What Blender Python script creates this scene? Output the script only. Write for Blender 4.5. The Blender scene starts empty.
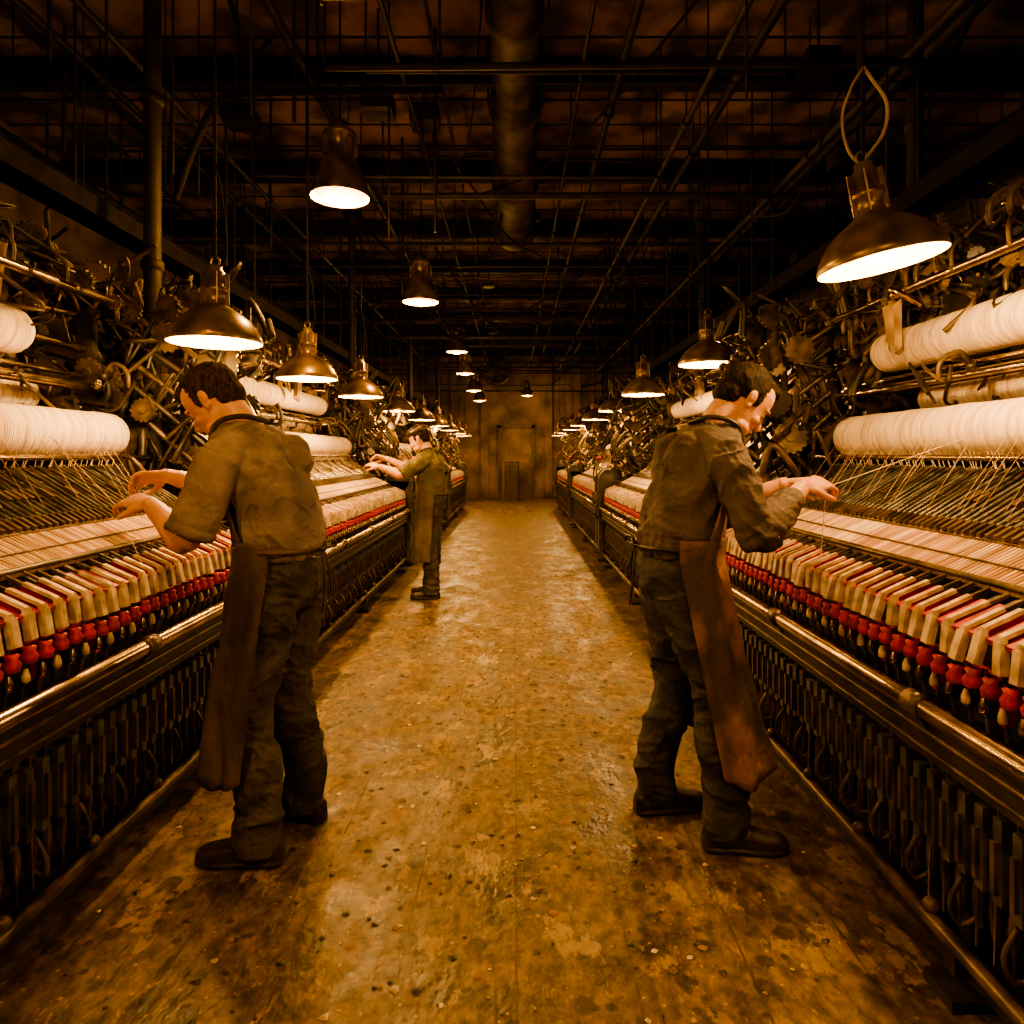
import bpy, math, random, time
from mathutils import Vector, Matrix, noise, Quaternion
from mathutils.bvhtree import BVHTree
V=Vector
scene=bpy.context.scene
col=scene.collection
try: scene.view_settings.look='AgX - Medium High Contrast'
except Exception as e: print('look',e)

# ------------------------------------------------------------------ materials
def mat(name,c1,c2=None,rough=.5,metal=0.,scale=6.,bump=0.,bscale=60.,stretch=(1,1,1),spec=.5,lo=.35,hi=.65,detail=1):
    m=bpy.data.materials.new(name); m.use_nodes=True
    nt=m.node_tree; b=nt.nodes['Principled BSDF']
    c2=c2 or tuple(x*.6 for x in c1)
    tc=nt.nodes.new('ShaderNodeTexCoord'); vec=tc.outputs['Object']
    if stretch!=(1,1,1):
        mp=nt.nodes.new('ShaderNodeMapping'); mp.inputs['Scale'].default_value=stretch
        nt.links.new(vec,mp.inputs['Vector']); vec=mp.outputs[0]
    n=nt.nodes.new('ShaderNodeTexNoise'); n.inputs['Scale'].default_value=scale; n.inputs['Detail'].default_value=detail
    nt.links.new(vec,n.inputs['Vector'])
    r=nt.nodes.new('ShaderNodeValToRGB')
    r.color_ramp.elements[0].position=lo; r.color_ramp.elements[1].position=hi
    r.color_ramp.elements[0].color=(*c2,1); r.color_ramp.elements[1].color=(*c1,1)
    nt.links.new(n.outputs['Fac'],r.inputs['Fac']); nt.links.new(r.outputs[0],b.inputs['Base Color'])
    b.inputs['Metallic'].default_value=metal
    b.inputs['Specular IOR Level'].default_value=spec
    b.inputs['Roughness'].default_value=rough
    if bump>0:
        n2=nt.nodes.new('ShaderNodeTexNoise'); n2.inputs['Scale'].default_value=bscale; n2.inputs['Detail'].default_value=0
        nt.links.new(vec,n2.inputs['Vector'])
        bp=nt.nodes.new('ShaderNodeBump'); bp.inputs['Strength'].default_value=bump; bp.inputs['Distance'].default_value=.01
        nt.links.new(n2.outputs['Fac'],bp.inputs['Height']); nt.links.new(bp.outputs[0],b.inputs['Normal'])
    return m
def emis(name,c,s):
    m=bpy.data.materials.new(name); m.use_nodes=True
    b=m.node_tree.nodes['Principled BSDF']; b.inputs['Base Color'].default_value=(*c,1)
    b.inputs['Emission Color'].default_value=(*c,1); b.inputs['Emission Strength'].default_value=s
    m.cycles.emission_sampling='NONE'
    return m
M={}
M['iron']=mat('cast_iron',(.042,.028,.013),(.015,.010,.005),.48,0,9)
M['iron2']=mat('oily_iron',(.15,.095,.040),(.036,.023,.010),.36,.2,14)
M['steel']=mat('polished_steel',(.62,.47,.29),(.32,.23,.13),.24,1.,10)
M['red']=mat('red_paint',(.52,.010,.020),(.26,.007,.012),.4,0,30)
M['ivory']=mat('ivory_wood',(.76,.61,.41),(.40,.29,.16),.5,0,25)
M['yarn']=mat('wound_yarn',(.94,.77,.58),(.62,.44,.30),.8,0,5,.6,26,(1,9,1),lo=.30,hi=.56,detail=2)
M['sheet']=mat('thread_sheet',(.76,.51,.33),(.42,.26,.15),.7,0,6,0,120,(1,30,1))
M['brass']=mat('brass',(.45,.28,.09),(.22,.13,.04),.38,.9,12)
M['rag']=mat('cotton_rag',(.42,.28,.13),(.17,.105,.048),.9,0,8)
M['blade']=mat('blued_plate',(.135,.13,.112),(.045,.042,.036),.34,.2,20)
M['shade']=mat('lamp_enamel',(.26,.17,.075),(.10,.063,.026),.32,.6,10)
M['shade_in']=mat('lamp_reflector',(.85,.70,.42),(.8,.62,.35),.4,0,10)
M['cable']=mat('rubber_cable',(.015,.011,.007),None,.85,0,10,detail=0,spec=.1)
M['pale_cable']=mat('pale_flex',(.32,.24,.15),None,.5,0,10,detail=0)
M['lens']=emis('lamp_glass',(1,.58,.17),5)
M['pipe']=mat('painted_pipe',(.034,.021,.008),(.011,.007,.003),.6,0,7,spec=.3)
M['duct']=mat('duct_metal',(.10,.056,.015),(.014,.009,.004),.65,.1,5,lo=.42,hi=.62,detail=4)
M['skin']=mat('skin',(.64,.34,.19),(.54,.26,.14),.48,0,12,.15,90)
M['lip']=mat('lips',(.42,.15,.10),None,.4,0,12)
M['eye']=mat('eyeball',(.5,.4,.32),(.4,.32,.25),.2,0,12)
M['hair']=mat('brown_hair',(.055,.028,.012),(.014,.007,.004),.75,0,90,.4,150,(1,1,.3),spec=.15)
M['hairB']=mat('black_hair',(.020,.012,.008),(.006,.004,.003),.75,0,90,.4,150,(1,1,.3),spec=.15)
M['shirtA']=mat('grey_work_shirt',(.25,.20,.185),(.135,.107,.097),.88,0,7,.35,70,spec=.2)
M['shirtB']=mat('charcoal_work_shirt',(.135,.11,.105),(.068,.055,.052),.88,0,7,.35,70,spec=.2)
M['shirtC']=mat('olive_shirt',(.14,.115,.038),(.07,.058,.022),.85,0,7)
M['trouA']=mat('grey_trousers',(.085,.074,.066),(.04,.034,.030),.88,0,8,.3,80,spec=.2)
M['trouB']=mat('slate_trousers',(.070,.068,.070),(.032,.030,.031),.88,0,8,.3,80,spec=.2)
M['boot']=mat('leather_boot',(.04,.024,.013),(.014,.009,.005),.42,0,16)
M['apronA']=mat('stained_apron',(.12,.08,.034),(.038,.026,.012),.85,0,5,.4,60,(1,1,.6),lo=.4,hi=.6,detail=4,spec=.2)
M['apronB']=mat('rust_apron',(.33,.165,.045),(.085,.060,.032),.8,0,4,.4,60,(1,1,.7),lo=.44,hi=.57,detail=4,spec=.2)
M['apronC']=mat('olive_apron',(.12,.088,.028),(.06,.044,.016),.8,0,7)

# ------------------------------------------------------------------ mesh builder
class MB:
    def __init__(s): s.v=[];s.f=[];s.m=[];s.s=[];s.mats=[]
    def mi(s,k):
        if k not in s.mats: s.mats.append(k)
        return s.mats.index(k)
    def add(s,vs,fs,k,smooth=False):
        o=len(s.v); s.v.extend([tuple(p) for p in vs]); i=s.mi(k)
        for f in fs: s.f.append(tuple(o+a for a in f)); s.m.append(i); s.s.append(smooth)
    def box(s,x0,x1,y0,y1,z0,z1,k,T=None):
        vs=[V((x,y,z)) for x in (x0,x1) for y in (y0,y1) for z in (z0,z1)]
        if T: vs=[T@p for p in vs]
        s.add(vs,[(0,1,3,2),(4,6,7,5),(0,4,5,1),(2,3,7,6),(0,2,6,4),(1,5,7,3)],k)
    def bar(s,a,b,w,h,k,up=V((0,1,0))):
        a=V(a);b=V(b);d=(b-a);d.normalize()
        x=d.cross(up)
        if x.length<1e-4: x=d.cross(V((1,0,0)))
        x.normalize(); y=d.cross(x).normalized()
        vs=[]
        for p in (a,b):
            for (i,j) in ((-1,-1),(1,-1),(1,1),(-1,1)): vs.append(p+x*i*w/2+y*j*h/2)
        s.add(vs,[(0,1,2,3),(7,6,5,4),(0,4,5,1),(1,5,6,2),(2,6,7,3),(3,7,4,0)],k)
    def tube(s,pts,r,k,n=8,caps=True):
        pts=[V(p) for p in pts]; N=len(pts)
        rs=r if isinstance(r,(list,tuple)) else [r]*N
        t0=(pts[1]-pts[0]).normalized()
        ref=V((0,0,1)) if abs(t0.z)<.9 else V((1,0,0))
        u=t0.cross(ref).normalized(); vs=[]
        for i,p in enumerate(pts):
            t=(pts[min(i+1,N-1)]-pts[max(i-1,0)]).normalized()
            u=(u-t*u.dot(t)).normalized(); w=t.cross(u)
            for j in range(n):
                a=2*math.pi*j/n; vs.append(p+(u*math.cos(a)+w*math.sin(a))*rs[i])
        fs=[(i*n+j,i*n+(j+1)%n,(i+1)*n+(j+1)%n,(i+1)*n+j) for i in range(N-1) for j in range(n)]
        s.add(vs,fs,k,True)
        if caps:
            s.add(vs[:n],[tuple(range(n-1,-1,-1))],k); s.add(vs[-n:],[tuple(range(n))],k)
    def lathe(s,prof,k,T=None,n=24,smooth=True):
        vs=[];T=T or Matrix()
        for (r,z) in prof:
            for j in range(n):
                a=2*math.pi*j/n; vs.append(T@V((r*math.cos(a),r*math.sin(a),z)))
        fs=[(i*n+j,i*n+(j+1)%n,(i+1)*n+(j+1)%n,(i+1)*n+j) for i in range(len(prof)-1) for j in range(n)]
        s.add(vs,fs,k,smooth)
    def gear(s,c,ax,r,t,k,teeth=18):
        q=V(ax).to_track_quat('Z','Y').to_matrix().to_4x4(); T=Matrix.Translation(V(c))@q
        n=teeth*4; vs=[]
        for z in (-t/2,t/2):
            for j in range(n):
                rr=r if (j%4)<2 else r*.88
                a=2*math.pi*j/n; vs.append(T@V((rr*math.cos(a),rr*math.sin(a),z)))
        fs=[(j,(j+1)%n,n+(j+1)%n,n+j) for j in range(n)]+[tuple(range(n-1,-1,-1)),tuple(range(n,2*n))]
        s.add(vs,fs,k)
        s.lathe([(0,-t),(r*.28,-t),(r*.28,t),(0,t)],k,T,12,False)
        s.lathe([(r*.7,-t*.7),(r*.78,-t*.7),(r*.78,t*.7),(r*.7,t*.7)],k,T,20,False)
    def wheel(s,c,ax,r,k,rt=.012,sp=5):
        q=V(ax).to_track_quat('Z','Y').to_matrix().to_4x4(); T=Matrix.Translation(V(c))@q
        pts=[T@V((r*math.cos(2*math.pi*i/24),r*math.sin(2*math.pi*i/24),0)) for i in range(25)]
        s.tube(pts,rt,k,8,False)
        for i in range(sp):
            a=2*math.pi*i/sp; s.tube([T@V((0,0,0)),T@V((r*math.cos(a),r*math.sin(a),0))],rt*.7,k,6,False)
        s.lathe([(0,-.02),(r*.2,-.02),(r*.2,.02),(0,.02)],k,T,12,False)
    def sph(s,c,r,k,n=10):
        s.lathe([(max(1e-4,r*math.sin(math.pi*i/(n-2))),-r*math.cos(math.pi*i/(n-2))) for i in range(n-1)],k,Matrix.Translation(V(c)),n)
    def mesh(s,name):
        me=bpy.data.meshes.new(name); me.from_pydata(s.v,[],s.f)
        for k in s.mats: me.materials.append(M[k] if isinstance(k,str) else k)
        me.polygons.foreach_set('material_index',s.m); me.polygons.foreach_set('use_smooth',s.s)
        me.update(); return me
    def obj(s,name,parent=None):
        o=bpy.data.objects.new(name,s.mesh(name)); col.objects.link(o)
        if parent: o.parent=parent
        return o
def cr(pts,k=6):
    P=[V(p) for p in pts]; P=[P[0]*2-P[1]]+P+[P[-1]*2-P[-2]]; out=[]
    for i in range(1,len(P)-2):
        for j in range(k):
            t=j/k; a,b,c,d=P[i-1],P[i],P[i+1],P[i+2]
            out.append(.5*((2*b)+(c-a)*t+(2*a-5*b+4*c-d)*t*t+(3*b-a-3*c+d)*t**3))
    out.append(P[-2]); return out

# ------------------------------------------------------------------ room
H=4.5; YB=21.5; YF=-1.5; XW=4.8
def floor_mat():
    m=bpy.data.materials.new('worn_floor'); m.use_nodes=True; nt=m.node_tree; L=nt.links.new; N=nt.nodes.new
    b=nt.nodes['Principled BSDF']; tc=N('ShaderNodeTexCoord')
    def noi(sc,det,st=(1,1,1),ro=.6):
        mp=N('ShaderNodeMapping'); mp.inputs['Scale'].default_value=st; L(tc.outputs['Object'],mp.inputs[0])
        n=N('ShaderNodeTexNoise'); n.inputs['Scale'].default_value=sc; n.inputs['Detail'].default_value=det; n.inputs['Roughness'].default_value=ro
        L(mp.outputs[0],n.inputs['Vector']); return n.outputs['Fac']
    def ramp(src,p0,c0,p1,c1):
        r=N('ShaderNodeValToRGB'); e=r.color_ramp.elements; e[0].position=p0;e[1].position=p1
        e[0].color=(*c0,1) if isinstance(c0,tuple) else (c0,c0,c0,1); e[1].color=(*c1,1) if isinstance(c1,tuple) else (c1,c1,c1,1)
        L(src,r.inputs[0]); return r.outputs[0]
    def mix(f,a,bb,mode='MIX'):
        x=N('ShaderNodeMix'); x.data_type='RGBA'; x.blend_type=mode
        if isinstance(f,float): x.inputs[0].default_value=f
        else: L(f,x.inputs[0])
        for i,q in ((6,a),(7,bb)):
            if isinstance(q,tuple): x.inputs[i].default_value=(*q,1)
            else: L(q,x.inputs[i])
        return x.outputs[2]
    big=noi(3.2,5,(1.3,.8,1),.7); fine=noi(17,4,(1.3,.8,1),.7)
    base=ramp(big,.38,(.062,.038,.010),.62,(.19,.118,.032))
    c=mix(1.,base,ramp(fine,.36,.40,.64,1.45),'MULTIPLY')
    worn=ramp(noi(4.2,6,(1.2,.7,1),.74),.565,0.,.59,.75)
    c=mix(worn,c,(.31,.205,.070))
    def spots(sc,r0,r1,msk,p0,p1,s=.85):
        vo=N('ShaderNodeTexVoronoi'); vo.inputs['Scale'].default_value=sc; L(tc.outputs['Object'],vo.inputs['Vector'])
        return mix(1.,ramp(vo.outputs['Distance'],r0,s,r1,0.),ramp(msk,p0,0.,p1,1.),'MULTIPLY')
    c=mix(spots(6.5,.16,.22,fine,.40,.46),c,(.028,.017,.006))
    c=mix(spots(14,.15,.21,big,.40,.50,.8),c,(.032,.020,.007))
    c=mix(spots(23,.09,.13,fine,.47,.53),c,(.44,.31,.13))
    sx=N('ShaderNodeSeparateXYZ'); L(tc.outputs['Object'],sx.inputs[0])
    a=N('ShaderNodeMath');a.operation='DIVIDE';a.inputs[1].default_value=.31;L(sx.outputs[0],a.inputs[0])
    f=N('ShaderNodeMath');f.operation='FRACT';L(a.outputs[0],f.inputs[0])
    g=N('ShaderNodeMath');g.operation='LESS_THAN';g.inputs[1].default_value=.025;L(f.outputs[0],g.inputs[0])
    h=N('ShaderNodeMath');h.operation='MULTIPLY';L(g.outputs[0],h.inputs[0]);L(ramp(fine,.4,.0,.55,.7),h.inputs[1])
    c=mix(h.outputs[0],c,(.03,.018,.008))
    L(c,b.inputs['Base Color'])
    L(ramp(big,.38,.33,.60,.68),b.inputs['Roughness'])
    bp=N('ShaderNodeBump'); bp.inputs['Strength'].default_value=.6; bp.inputs['Distance'].default_value=.012; L(noi(24,2,(1,.7,1)),bp.inputs['Height']); L(bp.outputs[0],b.inputs['Normal'])
    return m
M['floor']=floor_mat()
M['ceil']=mat('ceiling_boards',(.38,.235,.062),(.08,.049,.014),.85,0,2.2,lo=.42,hi=.60,detail=6)
M['wall']=mat('old_plaster',(.26,.17,.05),(.08,.052,.016),.85,0,1.6,detail=4)
M['wood']=mat('dark_wood',(.11,.068,.025),(.045,.028,.011),.6,0,5,0,30,(3,3,.5))
b=MB(); b.box(-XW,XW,YF,YB,-.1,0,'floor'); b.obj('floor')
b=MB(); b.box(-XW,XW,YF,YB,H,H+.1,'ceil')
y=YF+.3
while y<YB:
    b.box(-XW,XW,y,y+.012,H-.012,H,'pipe'); y+=.45
b.obj('ceiling')
b=MB(); b.box(-XW-.1,-XW,YF,YB,0,H,'wall'); b.obj('wall_left')
b=MB(); b.box(XW,XW+.1,YF,YB,0,H,'wall'); b.obj('wall_right')
b=MB(); b.box(-XW,XW,YB,YB+.1,0,H,'wall')
for x in (-3.4,-1.9,-.95,1.05,2.6,4.4): b.box(x-.12,x+.12,YB-.1,YB,0,H,'wall')
b.obj('wall_back')
b=MB(); yb=YB-.005
b.box(-.52,-.42,yb-.12,yb,0,2.3,'wood'); b.box(.52,.62,yb-.12,yb,0,2.3,'wood'); b.box(-.52,.62,yb-.12,yb,2.22,2.34,'wood')
b.box(-.42,.52,yb-.07,yb-.02,0,2.22,'wall')
for z0,z1 in ((.2,.95),(1.1,2.05)):
    for x0,x1 in ((-.34,.0),(.1,.44)): b.box(x0,x1,yb-.09,yb-.06,z0,z1,'wall')
b.sph((.4,yb-.1,1.02),.035,'brass'); b.obj('door_1')
b=MB(); T=Matrix.Translation((-.55,YB-.18,3.95))@Matrix.Rotation(math.radians(90),4,'X')
b.lathe([(.32,-.06),(.42,-.06),(.42,.08),(.32,.08),(.32,-.06)],'iron2',T,28)
for i in range(6):
    a=i*math.pi/3; R=T@Matrix.Rotation(a,4,'Z')@Matrix.Rotation(.5,4,'X'); b.box(.05,.31,-.06,.06,-.006,.006,'iron2',R)
b.lathe([(0,.05),(.07,.05),(.07,-.12),(0,-.12)],'iron',T,14); b.obj('wall_extractor_fan')
b=MB()
for k in range(7):
    z=k*.17
    for yy in (20.3,20.88): 
        for j in range(2): b.box(-.30,.12,yy,yy+.02,z+.005+j*.085,z+.07+j*.085,'wood')
    for xx in (-.30,.10):
        for j in range(2): b.box(xx,xx+.02,20.3,20.9,z+.005+j*.085,z+.07+j*.085,'wood')
    b.box(-.30,.12,20.3,20.9,z,z+.012,'wood')
b.obj('slatted_crate_stack')
R=random.Random(11); b=MB()
for i in range(1300):
    x=R.gauss(-.1,.7); y=R.uniform(.9,8)
    if abs(x+.1)>1.15: continue
    r=R.uniform(.005,.015); n=6; a0=R.uniform(0,6)
    vs=[V((x+r*R.uniform(.5,1.3)*math.cos(a0+j*2*math.pi/n),y+r*R.uniform(.5,1.3)*math.sin(a0+j*2*math.pi/n),.0015)) for j in range(n)]+[V((x,y,.0015+r*.3))]
    b.add(vs,[(j,(j+1)%n,n) for j in range(n)],R.choice(('rag','ivory','rag','iron','boot','iron','apronB')))
b.obj('floor_lint')

# ------------------------------------------------------------------ overhead steelwork
random.seed(4)
b=MB(); y=1.7
while y<YB:
    b.box(-XW,XW,y-.06,y+.06,H-.04,H-.02,'pipe'); b.box(-XW,XW,y-.012,y+.012,H-.2,H-.03,'pipe'); b.box(-XW,XW,y-.07,y+.07,H-.22,H-.195,'pipe')
    y+=1.85
b.obj('ceiling_beams')
b=MB()
for (x,z,r) in ((-4.2,4.0,.05),(-3.0,4.1,.03),(-2.3,3.75,.022),(-1.5,4.12,.03),(-.75,3.9,.018),(-.55,4.15,.012),(.45,3.95,.016),(.75,4.1,.03),(1.15,3.6,.022),(1.55,4.0,.035),(2.1,3.5,.03),(2.7,4.0,.045),(3.6,3.8,.04),(4.5,4.1,.05)):
    b.tube([(x,YF+.2,z),(x,YB-.1,z)],r,'pipe',8)
    y=YF+1+random.random()
    while y<YB-1:
        b.tube([(x,y,z),(x,y,H-.01)],.006,'pipe',5); b.lathe([(r+.004,-.02),(r+.012,-.02),(r+.012,.02),(r+.004,.02)],'pipe',Matrix.Translation((x,y,z))@Matrix.Rotation(math.pi/2,4,'X'),10); y+=2.2+random.random()
for i in range(44):
    y=2.5+i*.42+random.uniform(-.2,.2); z=random.uniform(3.2,4.2); x0=random.uniform(-4.5,-.5); x1=random.uniform(.3,4.5)
    b.tube([(x0,y,z),(x1,y,z+random.uniform(-.05,.05))],random.choice((.008,.012,.02,.028)),'pipe',6)
    for x in (x0,x1): b.tube([(x,y,z-.05),(x,y,H)],.007,'pipe',5)
for i in range(150):
    x=random.choice((-1,1))*random.uniform(.5,4.5); y=random.uniform(3,20); zb=random.uniform(2.75,3.6)
    b.tube([(x,y,zb),(x,y,H)],random.choice((.005,.007,.012)),'pipe',5)
for i in range(60):
    x=random.uniform(-4,4); y=random.uniform(2.5,15); x2=x+random.uniform(-1.8,1.8); y2=y+random.uniform(.5,4)
    p,q=V((x,y,random.uniform(3.3,4.3))),V((x2,y2,random.uniform(3.1,4.3))); mm=(p+q)/2-V((0,0,random.uniform(.1,.4)))
    b.tube(cr([p,mm,q],6),random.choice((.006,.010,.014)),'cable',5)
for i in range(22): # junction boxes and clamps
    x=random.uniform(-3.6,3.6); y=random.uniform(4,16); z=random.uniform(3.5,4.2); a=random.uniform(.05,.12)
    b.box(x-a,x+a,y-a,y+a,z-a*.6,z+a*.6,'pipe'); b.tube([(x,y,z),(x,y,H)],.01,'pipe',5)
b.obj('ceiling_pipework')
b=MB(); T=Matrix.Rotation(-math.pi/2,4,'X')
prof=[(.14,2.0),(.15,3.0),(.15,3.95),(.175,3.98),(.175,4.06),(.15,4.1),(.165,5.0),(.20,5.06),(.20,5.14),(.175,5.2),(.185,6.4),(.225,6.46),(.225,6.56),(.2,6.62),(.205,7.7),(.24,7.75),(.24,7.95),(.20,8.0),(.0,8.02)]
b.lathe([(r,y) for r,y in prof],'duct',Matrix.Translation((.0,0,3.98))@T,24)
for y in (2.5,4.02,5.1,6.5,7.8):
    for sx in (-.2,.2): b.tube([(sx,y,3.98),(sx,y,H)],.008,'pipe',5)
b.obj('ventilation_duct')
b=MB(); b.tube(cr([(-.40,3.8,3.40),(-.9,3.8,3.395),(-1.5,3.8,3.38),(-1.66,3.8,3.33),(-1.78,3.8,3.1),(-1.84,3.8,2.94),(-1.9,3.82,2.80)],6),.02,'cable',8)
for x in (-.42,-1.1,-1.55): b.tube([(x,3.8,3.39),(x,3.8,H)],.008,'pipe',5)
b.obj('bent_conduit')
cb=MB()
cb.tube([(0,0,0),(0,0,H-.2)],.045,'pipe',14); cb.lathe([(.12,0),(.12,.03),(.05,.06),(.05,.09)],'pipe',None,14); cb.lathe([(.05,H-.35),(.12,H-.22),(.12,H-.2)],'pipe',None,14)
for z in (1.2,2.4,3.3): cb.lathe([(.046,z-.03),(.058,z-.02),(.058,z+.02),(.046,z+.03)],'pipe',None,14)
cm=cb.mesh('steel_column')
LS=-0.62; PITCH=4.55; LEN=4.1
RS=-0.32
for k in range(1,5):
    o=bpy.data.objects.new('steel_column',cm); o.location=(-1.97,LS+PITCH*k-.22,0); col.objects.link(o)
    o=bpy.data.objects.new('steel_column',cm); o.location=(2.35,RS+PITCH*k-.22,0); col.objects.link(o)

# ------------------------------------------------------------------ spinning frame
def spinning(seed):
    R=random.Random(seed); b=MB(); L=LEN; Y0,Y1=0.05,L-.05
    for y in (.05,L/2,L-.05):
        w=.045
        b.bar((.14,y,0),(.08,y,.7),.07,w,'iron'); b.bar((.9,y,0),(.9,y,2.2),.08,w,'iron')
        b.bar((.05,y,.10),(1.05,y,.10),.08,w,'iron'); b.bar((.04,y,.66),(.92,y,.66),.07,w,'iron')
        b.bar((.10,y,.80),(.72,y,1.24),.08,w,'iron'); b.bar((.72,y,1.1),(.74,y,1.36),.06,w,'iron'); b.bar((.14,y,.12),(.88,y,.64),.04,w*.7,'iron')
        b.tube(cr([(.9,y,1.2),(.8,y,1.22),(.72,y,1.33),(.72,y,1.46)],5),.022,'iron',8)
        b.tube(cr([(.9,y,1.62),(.8,y,1.66),(.82,y,1.78),(.9,y,1.9)],5),.02,'iron',8)
        b.bar((.9,y,2.12),(.66,y,2.09),.03,w,'iron')
        b.box(.02,.2,y-.06,y+.06,0,.03,'iron'); b.box(.82,1.0,y-.06,y+.06,0,.03,'iron')
    for y,sg in ((-.005,-1),(L+.005,1)):
        b.gear((.45,y,.92),(0,1,0),.17,.03,'iron2',28); b.gear((.66,y+sg*.02,1.12),(0,1,0),.11,.03,'iron2',20); b.gear((.24,y+sg*.02,.8),(0,1,0),.10,.03,'iron2',18)
        b.gear((.72,y+sg*.01,1.46),(0,1,0),.085,.03,'iron2',18); b.gear((.6,y,.42),(0,1,0),.22,.035,'iron2',34); b.wheel((.28,y+sg*.05,.42),(0,1,0),.17,'iron2')
        b.gear((.9,y+sg*.03,1.72),(0,1,0),.12,.03,'iron2',20); b.gear((1.02,y,1.3),(0,1,0),.14,.03,'iron',24)
        b.lathe([(0,-.03),(.05,-.03),(.07,0),(.05,.03),(0,.03)],'brass',Matrix.Translation((.45,y+sg*.04,.92))@Matrix.Rotation(math.pi/2,4,'X'),14)
        b.tube(cr([(.1,y,.3),(.0,y+sg*.04,.5),(.02,y+sg*.05,.9),(.15,y+sg*.03,1.2)],6),.014,'iron2',8); b.sph((.15,y+sg*.03,1.22),.028,'brass')
        ya,yb_=sorted((y+sg*.0,y+sg*.17))
        b.box(.02,.34,ya,yb_,.12,.62,'iron'); b.box(-.03,.30,ya+.01,yb_-.01,.62,1.06,'iron')
        b.lathe([(0,0),(.13,0),(.15,.03),(.15,.12),(.13,.15),(0,.15)],'iron',Matrix.Translation((.13,ya+.01,1.06))@Matrix.Rotation(-math.pi/2,4,'X'),20)
        b.box(-.02,.02,ya+.03,yb_-.03,.25,.55,'blade'); b.wheel((-.05,(ya+yb_)/2,.82),(1,0,0),.085,'iron2',.008,4)
        b.tube(cr([(.02,(ya+yb_)/2,.95),(-.05,(ya+yb_)/2,1.1),(.0,(ya+yb_)/2,1.32),(.12,(ya+yb_)/2,1.45)],5),.012,'iron2',6); b.sph((-.0,(ya+yb_)/2,1.33),.022,'red')
        for i in range(5): b.tube(cr([(.3,y,.95+.1*i),(.18,y+sg*.12,1.12+.10*i),(.4,y+sg*.1,1.3+.14*i),(.7,y,1.6+.12*i)],5),.016,'iron' if i%2 else 'iron2',7)
        for i in range(44):
            p=V((R.uniform(.2,1.1),y-sg*R.uniform(-.14,.2),R.uniform(1.15,2.25)))
            q=[p+V((R.uniform(-.15,.15),R.uniform(-.06,.06),R.uniform(-.2,.2))) for _ in range(3)]
            b.tube(cr([p]+q,4),R.uniform(.008,.022),R.choice(('iron','iron','iron2')),6)
        for i in range(14):
            b.gear((R.uniform(.3,1.05),y-sg*R.uniform(-.12,.18),R.uniform(1.4,2.2)),(R.uniform(-.3,.3),1,R.uniform(-.3,.3)),R.uniform(.04,.11),.022,R.choice(('iron','iron2','iron2')),14)
    b.box(.09,.15,0,L,.05,.12,'iron'); b.tube([(.045,0,.15),(.045,L,.15)],.02,'iron2',10); b.box(.28,.31,Y0,Y1,.1,.72,'iron')
    b.tube([(.12,0,.24),(.12,L,.24)],.012,'iron2',8)
    b.tube([(0,-.02,.72),(0,L+.02,.72)],.026,'steel',14)
    b.box(.015,.05,0,L,.585,.69,'iron'); b.box(.0,.3,0,L,.69,.705,'iron'); b.tube([(.012,0,.655),(.012,L,.655)],.008,'iron2',8); b.tube([(.012,0,.61),(.012,L,.61)],.006,'iron2',8)
    y=.2
    while y<L-.1:
        b.lathe([(.0,-.03),(.034,-.03),(.034,.03),(.0,.03)],'iron2',Matrix.Translation((0,y,.72))@Matrix.Rotation(math.pi/2,4,'X'),14); b.bar((0,y,.72),(.03,y,.66),.03,.03,'iron2'); y+=.95
    sp=.062; n=int((L-.2)/sp)
    for i in range(n):
        y=.12+i*sp; j=R.uniform(-.008,.008)
        b.box(.035,.12,y-.014,y+.014,.35+j,.545+j,'blade')
        b.lathe([(.014,0),(.014,.02),(.008,.03),(.008,.05)],'iron2',Matrix.Translation((.08,y,.54+j)),8)
        b.box(.024,.036,y-.005,y+.009,.38,.50,'iron2')
        b.lathe([(.006,-.13),(.012,-.12),(.018,-.06),(.014,0)],'iron2',Matrix.Translation((.08,y,.35)),8)
        b.tube([(.05,y+.03,.20),(.06,y+.03,.56)],.004,'steel' if i%4==0 else 'iron2',4,False)
        if i%3==0: b.tube(cr([(.10,y,.26),(.04,y+.01,.22),(.02,y+.02,.27),(.05,y+.02,.33)],3),.007,'iron2',6)
        if i%3==1: b.gear((.15,y,.26),(0,1,0),.06,.018,'iron2',12)
        if i%6==2: b.sph((.05,y+.02,.18),.022,'iron2')
    b.box(.14,.17,Y0,Y1,.35,.40,'iron')
    for i in range(n):
        y=.12+i*sp; t=R.uniform(-.007,.007); tw=R.uniform(-5,5)
        T=Matrix.Translation((.045,y,.955+t))@Matrix.Rotation(math.radians(10+tw),4,'Y')@Matrix.Rotation(math.radians(tw),4,'X')
        b.box(-.011,.011,-.0125,.0125,-.080,-.008,'ivory',T); b.box(-.008,.008,-.0085,.0085,-.008,.004,'ivory',T)
        T=Matrix.Translation((.045,y,.957+t))@Matrix.Rotation(math.radians(-24),4,'Y')@Matrix.Rotation(math.radians(tw*.6),4,'Z')
        b.box(0,.105,-.008,.008,-.004,.006,'ivory',T); b.box(.105,.16,-.005,.005,-.006,.002,'iron2',T)
        T=Matrix.Translation((.05,y+sp/2,.948))@Matrix.Rotation(math.radians(-24),4,'Y')
        b.box(-.01,.12,-.014,.014,-.014,.002,'red',T); b.box(.12,.165,-.009,.009,-.014,-.004,'blade',T)
        b.lathe([(.004,-.03),(.019,-.026),(.022,-.008),(.014,.004),(.018,.016),(.008,.02)],'red',Matrix.Translation((.030,y+.012,.845+t)),10)
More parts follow.
